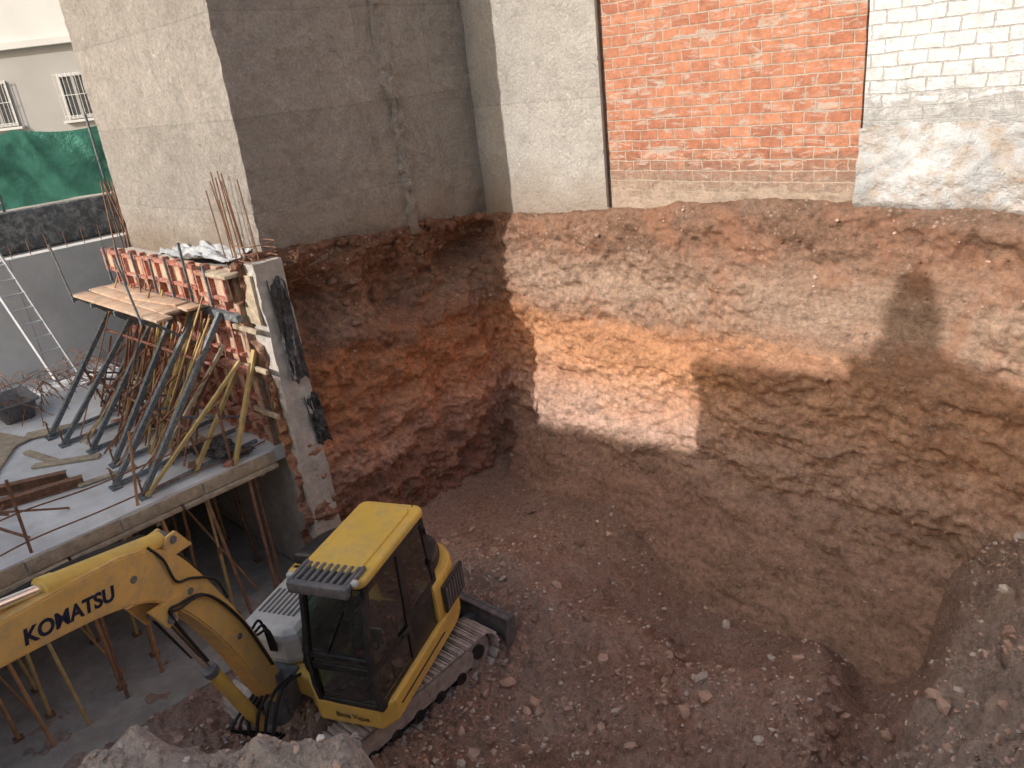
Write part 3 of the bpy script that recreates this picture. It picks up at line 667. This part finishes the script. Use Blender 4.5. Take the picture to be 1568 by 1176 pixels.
for x_ in (-18.6,-15.9,-13.2,-10.2):
    s.bb((x_-.5,-.02,7.6),(x_+.5,.05,9.0),1);s.bb((x_-.5,-.06,7.6),(x_-.42,-.02,9.0),0);s.bb((x_+.42,-.06,7.6),(x_+.5,-.02,9.0),0)
    s.bb((x_-.42,-.06,8.92),(x_+.42,-.02,9.0),0);s.bb((x_-.42,-.06,7.6),(x_+.42,-.02,7.68),0);s.bb((x_-.03,-.06,7.68),(x_+.03,-.02,8.92),0)
    s.bb((x_-.65,-.18,7.5),(x_+.65,-.0,7.58),0)
    for i in range(9): s.cyl((x_-.55+i*.1375,-.16,7.6),(x_-.55+i*.1375,-.16,9.05),.012,2,seg=5)
    for z_ in (7.7,8.35,9.0): s.cyl((x_-.56,-.16,z_),(x_+.56,-.16,z_),.012,2,seg=5)
s.build('windows',[M_facl,M_blk,M_alu],parent=fb)
# ------------------------------------------------------------------ EXCAVATOR
EX=(-2.35,8.05,.14)
ex=empty('excavator',EX)
TH=rad(158.3);TU=rad(-42.9)
s=MB();Lh=1.12;Rr=.29
def loop(r,n=44):
    per=4*Lh+2*math.pi*r;out=[]
    for i in range(n):
        d=per*i/n
        if d<2*Lh: out.append((-Lh+d,2*r,0.0))
        elif d<2*Lh+math.pi*r:
            a=(d-2*Lh)/r;out.append((Lh+r*math.sin(a),r+r*math.cos(a),-a))
        elif d<4*Lh+math.pi*r: out.append((Lh-(d-2*Lh-math.pi*r),0.0,math.pi))
        else:
            a=(d-4*Lh-math.pi*r)/r;out.append((-Lh-r*math.sin(a),r-r*math.cos(a),math.pi-a))
    return out
for sx in (-1,1):
    xc=sx*.86
    for (y_,z_,a) in loop(Rr):
        R=Matrix.Rotation(a,3,'X')
        s.box((xc,y_,z_),(.45,.128,.028),0,.006,R,1)
        s.box(Vector((xc,y_,z_))+R@Vector((0,-.04,.026)),(.45,.016,.03),0,0,R)
        s.box(Vector((xc,y_,z_))+R@Vector((0,.03,.02)),(.45,.012,.018),0,0,R)
        s.box(Vector((xc,y_,z_))+R@Vector((0,0,-.035)),(.13,.11,.05),1,0,R)
    s.prism([(-Lh+.15,.14),(Lh-.15,.14),(Lh-.05,.3),(Lh-.2,.43),(-Lh+.2,.43),(-Lh+.05,.3)],xc-.13,xc+.13,0,.02)
    for y_ in (-Lh,Lh): s.cyl((xc-.1,y_,Rr),(xc+.1,y_,Rr),.235,0,seg=24);s.cyl((xc-.15,y_,Rr),(xc+.15,y_,Rr),.1,1,seg=16)
    for y_ in np.linspace(-.75,.75,5): s.cyl((xc-.15,y_,.12),(xc+.15,y_,.12),.085,1,seg=14)
s.bb((-.75,-.5,.25),(.75,.5,.52),1,.05);s.cyl((0,0,.5),(0,0,.72),.55,1,seg=32)
s.build('tracks',[M_steel,M_blk],parent=ex,rotz=TU)
s=MB()
pr=[(0.0,-.02),(-.07,.08),(-.09,.2),(-.06,.33),(.02,.45),(.06,.45),(-.02,.33),(-.04,.2),(-.02,.08),(.06,-.02)]
s.prism([(1.68+p[0]*1.0,.05+p[1]*1.05) for p in pr],-1.1,1.1,0)
for x_ in (-1.1,1.1): s.prism([(1.55,.05),(1.76,.05),(1.76,.52),(1.62,.52),(1.55,.3)],x_-.012,x_+.012,0)
for x_ in (-.42,.42): s.prism([(.4,.22),(1.62,.12),(1.62,.34),(.4,.42)],x_-.06,x_+.06,0,.01)
s.bb((-1.1,1.60,.49),(1.1,1.68,.53),0);s.cyl((0,.5,.5),(0,1.6,.36),.05,1,seg=12)
s.build('dozer_blade',[M_grey,M_chr],parent=ex,rotz=TU)
s=MB()
def plan_extrude(mb,pts,z0,z1,mat,bev=.03):
    bm=bmesh.new();vs=[bm.verts.new((p[0],p[1],z0)) for p in pts];f=bm.faces.new(vs)
    r=bmesh.ops.extrude_face_region(bm,geom=[f]);nv_=[g_ for g_ in r['geom'] if isinstance(g_,bmesh.types.BMVert)]
    bmesh.ops.translate(bm,vec=(0,0,z1-z0),verts=nv_)
    bmesh.ops.recalc_face_normals(bm,faces=bm.faces[:])
    ed=[e for e in bm.edges if abs(e.verts[0].co.z-e.verts[1].co.z)<1e-5]
    if bev: bmesh.ops.bevel(bm,geom=ed,offset=bev,segments=3,affect='EDGES',profile=.5)
    bm.verts.index_update();mb.add([v.co for v in bm.verts],[[v.index for v in f.verts] for f in bm.faces],mat,False);bm.free()
rear=[(1.1*(abs(math.cos(a))**.6)*(1 if math.cos(a)>0 else -1),-.5-.85*math.sin(a)**.8) for a in np.linspace(0.03,math.pi-.03,24)]
plan_extrude(s,[(1.1,.9),(1.1,-.3)]+rear+[(-1.1,-.3),(-1.10,1.0),(-.98,1.18),(-.2,1.2),(.1,.95),(.4,.9)],.74,1.06,0,.04)
plan_extrude(s,[(1.08,-.3)]+[(p[0]*.98,p[1]*.985) for p in rear]+[(-1.08,-.3),(-1.08,-.25),(1.08,-.25)],1.04,1.62,0,.09)
plan_extrude(s,[(1.0,-.35)]+[(p[0]*.88,p[1]*.9+.0) for p in rear]+[(-1.0,-.35)],1.60,1.80,1,.07)
plan_extrude(s,[(1.08,.75),(1.08,-.28),(.35,-.28),(.25,.75),(.4,.85),(.95,.85)],1.04,1.58,2,.14)
s.bb((-.08,-.3,1.04),(.3,.75,1.3),1,.03)
for i in range(8): s.bb((.42+i*.07,.1,1.575),(.45+i*.07,.55,1.59),3)
s.bb((-1.125,-1.0,1.1),(-1.085,-.42,1.5),1,.01)
for i in range(7): s.bb((-1.135,-.95+i*.075,1.14),(-1.12,-.91+i*.075,1.46),3)
s.bb((-1.112,-.3,.90),(-1.095,.9,.915),1)
s.bb((.28,.8,.62),(.68,1.12,1.1),3,.04);s.cyl((.48,1.12,.55),(.48,1.12,1.25),.15,3,seg=20)
s.build('house',[M_yel2,M_blk,M_hood,M_grey],parent=ex,rotz=TH)
# --- cab
s=MB();x0,x1=-1.04,-.22
prof=[(-.36,1.06),(1.16,1.06),(1.2,1.3),(1.19,1.72),(1.02,2.56),(-.30,2.56),(-.38,1.7)]
def pil(p,q,x,w=.05,d=.07,mt=0): s.bar((x,p[0],p[1]),(x,q[0],q[1]),w,d,mt,up=(1,0,0))
for x_ in (x0+.025,x1-.025):
    for i in range(len(prof)): pil(prof[i],prof[(i+1)%len(prof)],x_,.085,.05)
    pil((.36,1.06),(.30,2.56),x_,.12,.055)
    pil((-.36,1.62),(.36,1.60),x_,.08,.05);pil((.36,1.50),(1.19,1.58),x_,.07,.052)
for (a,b) in ((prof[1],0),(prof[3],0),(prof[4],0),(prof[5],0),(prof[6],0),(prof[0],0)): s.bb((x0,a[0]-.035,a[1]-.035),(x1,a[0]+.03,a[1]+.035),0,.01)
s.bb((x0,1.165,1.52),(x1,1.215,1.62),0,.01)
s.bb((x0+.01,-.36,1.04),(x1-.01,1.14,1.12),0)
s.bb((x0-.03,.40,1.52),(x0-.005,.56,1.57),0,.006)
for z_ in (1.25,1.9,2.35): s.cyl((x0-.015,-.32,z_),(x0-.015,-.32,z_+.08),.015,0,seg=8)
s.cyl((-.45,1.23,1.66),(-.72,1.12,2.25),.010,0,seg=6)
s.bb((x0+.01,-.38,1.08),(x1-.01,-.34,1.7),0)
s.bb((x0-.004,-.34,1.10),(x0+.02,.30,1.58),0,.004)
def roofslab(z0,z1,inset,mt,bev):
    plan_extrude(s,[(p[0]+(x0+x1)/2,p[1]+.34) for p in rrect(.43-inset,.77-inset,.12)],z0,z1,mt,bev)
roofslab(2.575,2.69,0,1,.045);roofslab(2.68,2.715,.12,1,.015)
for i in range(8): s.bb((x0+.09+i*.085,.90,2.685),(x0+.125+i*.085,1.24,2.735),3,.006)
s.bb((x0+.05,1.21,2.60),(x1-.05,1.30,2.735),3,.02);s.bb((x0+.04,.88,2.67),(x0+.08,1.26,2.74),3,.01);s.bb((x1-.08,.88,2.67),(x1-.04,1.26,2.74),3,.01)
s.bb((x0+.08,.92,2.69),(x1-.08,1.2,2.70),0)
for x_ in (x0+.02,x1-.02): s.box((x_,1.16,2.72),(.07,.07,.06),2,.015)
s.tube([(x0-.02,1.15,1.9),(x0-.16,1.25,2.0),(x0-.18,1.25,2.1)],.012,0);s.box((x0-.18,1.26,2.18),(.13,.03,.2),0,.012)
s.tube([(x1+.03,1.12,1.3),(x1+.09,1.16,1.5),(x1+.03,1.12,2.0)],.014,0)
s.cyl((x0+.12,-.35,2.6),(x0+.10,-.38,3.05),.006,0,seg=5)
s.box((-.63,.15,1.42),(.46,.5,.14),4,.05);s.box((-.63,-.12,1.78),(.46,.13,.62),4,.05,Matrix.Rotation(-.12,3,'X'));s.box((-.63,-.16,2.18),(.28,.1,.2),4,.04)
s.bb((-.78,-.05,1.1),(-.48,.35,1.36),0)
for x_ in (-.93,-.33): s.bb((x_-.07,-.05,1.2),(x_+.07,.5,1.5),3,.03);s.cyl((x_,.45,1.48),(x_,.5,1.72),.014,0,seg=8);s.cyl((x_,.5,1.70),(x_,.51,1.79),.028,0,seg=10)
for x_ in (-.70,-.55): s.cyl((x_,.85,1.12),(x_,.8,1.6),.012,0,seg=8);s.box((x_,.92,1.14),(.09,.2,.03),0)
s.bb((x0+.05,.78,1.12),(x0+.2,.98,1.75),3,.03)
s.build('cab',[M_blk,M_yel2,M_facl,M_grey,M_seat],parent=ex,rotz=TH)
s=MB()
def quad(pts): s.add(pts,[list(range(len(pts)))])
for x_ in (x0+.012,x1-.012):
    quad([(x_,.40,1.12),(x_,1.14,1.12),(x_,1.16,1.54),(x_,.40,1.50)])
    quad([(x_,.38,1.52),(x_,1.17,1.6),(x_,1.17,1.74),(x_,1.0,2.53),(x_,.33,2.53)])
    quad([(x_,-.35,1.64),(x_,.33,1.62),(x_,.29,2.53),(x_,-.29,2.53)])
quad([(x0+.04,1.175,1.10),(x1-.04,1.175,1.10),(x1-.04,1.195,1.55),(x0+.04,1.195,1.55)])
quad([(x0+.04,1.20,1.60),(x1-.04,1.20,1.60),(x1-.04,1.195,1.72),(x0+.04,1.195,1.72)])
quad([(x0+.04,1.195,1.74),(x1-.04,1.195,1.74),(x1-.04,1.02,2.54),(x0+.04,1.02,2.54)])
quad([(x0+.04,-.375,1.72),(x1-.04,-.375,1.72),(x1-.04,-.31,2.53),(x0+.04,-.31,2.53)])
s.build('cab_glass',[M_glass],parent=ex,rotz=TH)
# --- boom
BXc=.48;FY,FZ=1.15,.98
cl_=[(0,0,.12),(.12,.42,.15),(.30,1.0,.165),(.52,1.55,.175),(.76,2.02,.20),(1.0,2.36,.235),(1.3,2.55,.24),(1.65,2.66,.215),(2.1,2.76,.19),(2.7,2.88,.165),(3.3,2.99,.13)]
def smoothc(c,n=5):
    c=np.array(c);out=[]
    for i in range(len(c)-1):
        p0,p1,p2,p3=c[max(i-1,0)],c[i],c[i+1],c[min(i+2,len(c)-1)]
        for k in range(n):
            t=k/n;out.append(.5*((2*p1)+(-p0+p2)*t+(2*p0-5*p1+4*p2-p3)*t*t+(-p0+3*p1-3*p2+p3)*t**3))
    out.append(c[-1]);return np.array(out)
C=smoothc(cl_);tn=np.gradient(C[:,:2],axis=0);tn/=np.linalg.norm(tn,axis=1)[:,None];nm=np.stack([-tn[:,1],tn[:,0]],1)
s=MB();hw=.125
def ribbon(hwv,inset,mt):
    V=[];F=[];n_=len(C)
    for i in range(n_):
        u_=C[i,:2]+nm[i]*(C[i,2]-inset);d_=C[i,:2]-nm[i]*(C[i,2]-inset)
        V+=[(BXc-hwv,FY+u_[0],FZ+u_[1]),(BXc+hwv,FY+u_[0],FZ+u_[1]),(BXc+hwv,FY+d_[0],FZ+d_[1]),(BXc-hwv,FY+d_[0],FZ+d_[1])]
    for i in range(n_-1):
        for k in range(4): F.append([4*i+k,4*i+(k+1)%4,4*i+4+(k+1)%4,4*i+4+k])
    F+=[[0,1,2,3],[4*n_-1,4*n_-2,4*n_-3,4*n_-4]]
    s.add(V,F,mt)
ribbon(hw,0.0,0);ribbon(hw+.012,.022,0)
def bp(k,off=0,x=0):
    i=int(k*(len(C)-1));p=C[i,:2]+nm[i]*off;return (BXc+x,FY+p[0],FZ+p[1])
for k,o_ in ((0,0),(1,0)): 
    p=bp(k,o_);s.cyl((p[0]-.2,p[1],p[2]),(p[0]+.2,p[1],p[2]),.075,1,seg=18)
for k in (.22,.40,.60): 
    p=bp(k,0);s.cyl((BXc-hw-.02,p[1],p[2]),(BXc-hw+.01,p[1],p[2]),.035,1,seg=14)
pb=bp(.43,-.31)
for dx in (-.13,.13): s.prism([(pb[1]-.14,pb[2]+.16),(pb[1]+.20,pb[2]+.22),(pb[1]+.06,pb[2]-.07),(pb[1]-.06,pb[2]-.07)],BXc+dx-.02,BXc+dx+.02,0)
s.cyl((BXc-.17,pb[1],pb[2]),(BXc+.17,pb[1],pb[2]),.05,1,seg=14)
pa=bp(.50,.35)
for dx in (-.10,.10): s.prism([(pa[1]-.2,pa[2]-.18),(pa[1]+.16,pa[2]-.14),(pa[1]+.06,pa[2]+.06),(pa[1]-.06,pa[2]+.06)],BXc+dx-.018,BXc+dx+.018,0)
s.cyl((BXc-.13,pa[1],pa[2]),(BXc+.13,pa[1],pa[2]),.04,1,seg=14)
s.build('boom',[M_yel,M_grey],parent=ex,rotz=TH)
s=MB()
tip=bp(1);ae=(BXc,tip[1]+.30,tip[2]+.42)
def lerp(a,b,t): return tuple(a[i]+(b[i]-a[i])*t for i in range(3))
s.cyl(lerp(pa,ae,.02),lerp(pa,ae,.42),.085,0,seg=20);s.cyl(lerp(pa,ae,.40),lerp(pa,ae,.44),.094,0,seg=20);s.cyl(lerp(pa,ae,.42),ae,.045,1,seg=14)
s.cyl(lerp(pa,ae,0),lerp(pa,ae,.05),.08,2,seg=18)
bf=(BXc,1.42,.72);bt=pb
s.cyl(bf,lerp(bf,bt,.55),.075,0,seg=18);s.cyl(lerp(bf,bt,.53),lerp(bf,bt,.57),.083,2,seg=18);s.cyl(lerp(bf,bt,.55),bt,.040,1,seg=14)
s.cyl((BXc-.16,bf[1],bf[2]),(BXc+.16,bf[1],bf[2]),.06,2,seg=14)
s.build('hydraulic_cylinders',[M_yel2,M_chr,M_grey],parent=ex,rotz=TH)
s=MB()
for j in range(3):
    x_=.05+.04*j
    s.tube([(BXc+x_,.85,1.3),(BXc+x_-.1,1.0,1.75+.06*j),bp(.16,.22,x_),bp(.28,.23,x_),bp(.4,.28+.02*j,x_),bp(.5,.30+.02*j,x_+.05),bp(.58,.28,x_+.05),bp(.75,.24,x_+.03),bp(.95,.17,x_)],.016,0)
for j,x_ in enumerate((-.15,-.165,.165)):
    s.tube([bp(.1,.1,x_),bp(.25,.12,x_),bp(.36,.05,x_*1.1),bp(.43,-.16-.05*j,x_*1.15),(BXc+x_,pb[1],pb[2]+.02),lerp(bf,(BXc+x_,bt[1],bt[2]),.65)],.014,0)
s.tube([bp(.30,.19,-.14),bp(.36,.22,-.17),bp(.42,.10,-.17),bp(.47,.0,-.16),bp(.52,.15,-.16),bp(.56,.26,-.12)],.014,0)
for j in range(6): s.tube([(BXc-.25+.08*j,.9,1.05),(BXc-.35+.12*j,1.35+.04*j,1.25-.08*j),(BXc-.28+.1*j,1.6,.75),(BXc-.1+.05*j,1.25,.42)],.02,0)
s.build('hoses',[M_rub],parent=ex,rotz=TH)
s=MB()
a0=(tip[1],tip[2])
armp=[(a0[0]+.30,a0[1]+.38),(a0[0]+.42,a0[1]+.25),(a0[0]+.22,a0[1]-.5),(a0[0]-.1,a0[1]-1.55),(a0[0]-.28,a0[1]-1.6),(a0[0]-.22,a0[1]-.6),(a0[0]-.14,a0[1]-.05),(a0[0]-.02,a0[1]+.15)]
s.prism(armp,BXc-.12,BXc+.12,0,.015)
e=(a0[0]-.2,a0[1]-1.55)
bk=[(e[0],e[1]),(e[0]-.16,e[1]+.06),(e[0]-.42,e[1]-.12),(e[0]-.52,e[1]-.42),(e[0]-.34,e[1]-.68),(e[0]+.02,e[1]-.72),(e[0]+.22,e[1]-.6),(e[0]+.02,e[1]-.62),(e[0]-.28,e[1]-.58),(e[0]-.44,e[1]-.38),(e[0]-.36,e[1]-.16),(e[0]-.16,e[1]-.02)]
s.prism(bk,BXc-.4,BXc+.4,1)
for dx in (-.4,.4): s.prism(bk[:7],BXc+dx-.012,BXc+dx+.012,1)
for i in range(5): s.box((BXc-.36+i*.18,e[0]+.28,e[1]-.60),(.06,.16,.03),1,.005)
s.build('arm_and_bucket',[M_yel,M_grey],parent=ex,rotz=TH)
def lettering(body,width,origin,right,up,mat,name,offset=0):
    cu=bpy.data.curves.new(name,'FONT');cu.body=body;cu.extrude=.002;cu.offset=offset
    to=bpy.data.objects.new('t',cu);bpy.context.scene.collection.objects.link(to)
    bpy.context.view_layer.update()
    dg=bpy.context.evaluated_depsgraph_get();me=bpy.data.meshes.new_from_object(to.evaluated_get(dg))
    bpy.data.objects.remove(to)
    xs_=[v.co.x for v in me.vertices];w_=max(xs_)-min(xs_);k=width/w_;mn=min(xs_)
    r=Vector(right).normalized();u=Vector(up);u=(u-r*u.dot(r)).normalized();n_=r.cross(u);o_=Vector(origin)
    for v in me.vertices:
        c_=v.co.copy();v.co=o_+r*((c_.x-mn)*k)+u*(c_.y*k)+n_*(c_.z)
    me.materials.clear();me.materials.append(mat)
    o=bpy.data.objects.new(name,me);bpy.context.scene.collection.objects.link(o);o.parent=ex;o.rotation_euler=(0,0,TH);return o
pA=bp(.80);pB=bp(.66);rv=Vector(pB)-Vector(pA)
og=Vector(bp(.84,-.10));og.x=BXc-hw-.016
lettering('KOMATSU',.84,og,rv,(0,0,1),M_lab,'boom_lettering',.03)
lettering('Bnos Vique',.42,(-.42,1.205,.86),(-1,0,0),(0,0,1),M_lab,'owner_lettering')
# ------------------------------------------------------------------ camera
cam=bpy.data.cameras.new('camera');co=bpy.data.objects.new('camera',cam);bpy.context.scene.collection.objects.link(co)
p=rad(22);ro=math.atan2(.118,.993)
F_=Vector((0,math.cos(p),-math.sin(p)));R0=Vector((1,0,0));U0=Vector((0,math.sin(p),math.cos(p)))
Rr_=R0*math.cos(ro)-U0*math.sin(ro);Uu=R0*math.sin(ro)+U0*math.cos(ro)
Mx=Matrix((Rr_,Uu,-F_)).transposed().to_4x4();Mx.translation=Vector((0,0,7.5));co.matrix_world=Mx
cam.sensor_width=36;cam.lens=27.1;cam.clip_start=.05;cam.clip_end=2000
bpy.context.scene.camera=co
# ------------------------------------------------------------------ light
EL=rad(28)
sun=bpy.data.lights.new('sun','SUN');so=bpy.data.objects.new('sun',sun);bpy.context.scene.collection.objects.link(so)
dv_=Vector((SD.x*math.cos(EL),SD.y*math.cos(EL),-math.sin(EL)))
so.rotation_euler=dv_.to_track_quat('-Z','Y').to_euler();sun.energy=3.5;sun.angle=rad(.4);sun.color=(1,.945,.885)
W=bpy.data.worlds.new('World');bpy.context.scene.world=W;W.use_nodes=True
nt=W.node_tree;sk=nt.nodes.new('ShaderNodeTexSky');sk.sky_type='NISHITA';sk.sun_disc=False;sk.sun_elevation=EL
sk.sun_rotation=math.atan2(-SD.x,-SD.y);sk.air_density=1.5;sk.dust_density=5.0;sk.ozone_density=1.2
nt.links.new(sk.outputs[0],nt.nodes['Background'].inputs[0]);nt.nodes['Background'].inputs[1].default_value=.15
sc_=bpy.context.scene;sc_.view_settings.view_transform='Standard';sc_.view_settings.look='None';sc_.view_settings.exposure=0
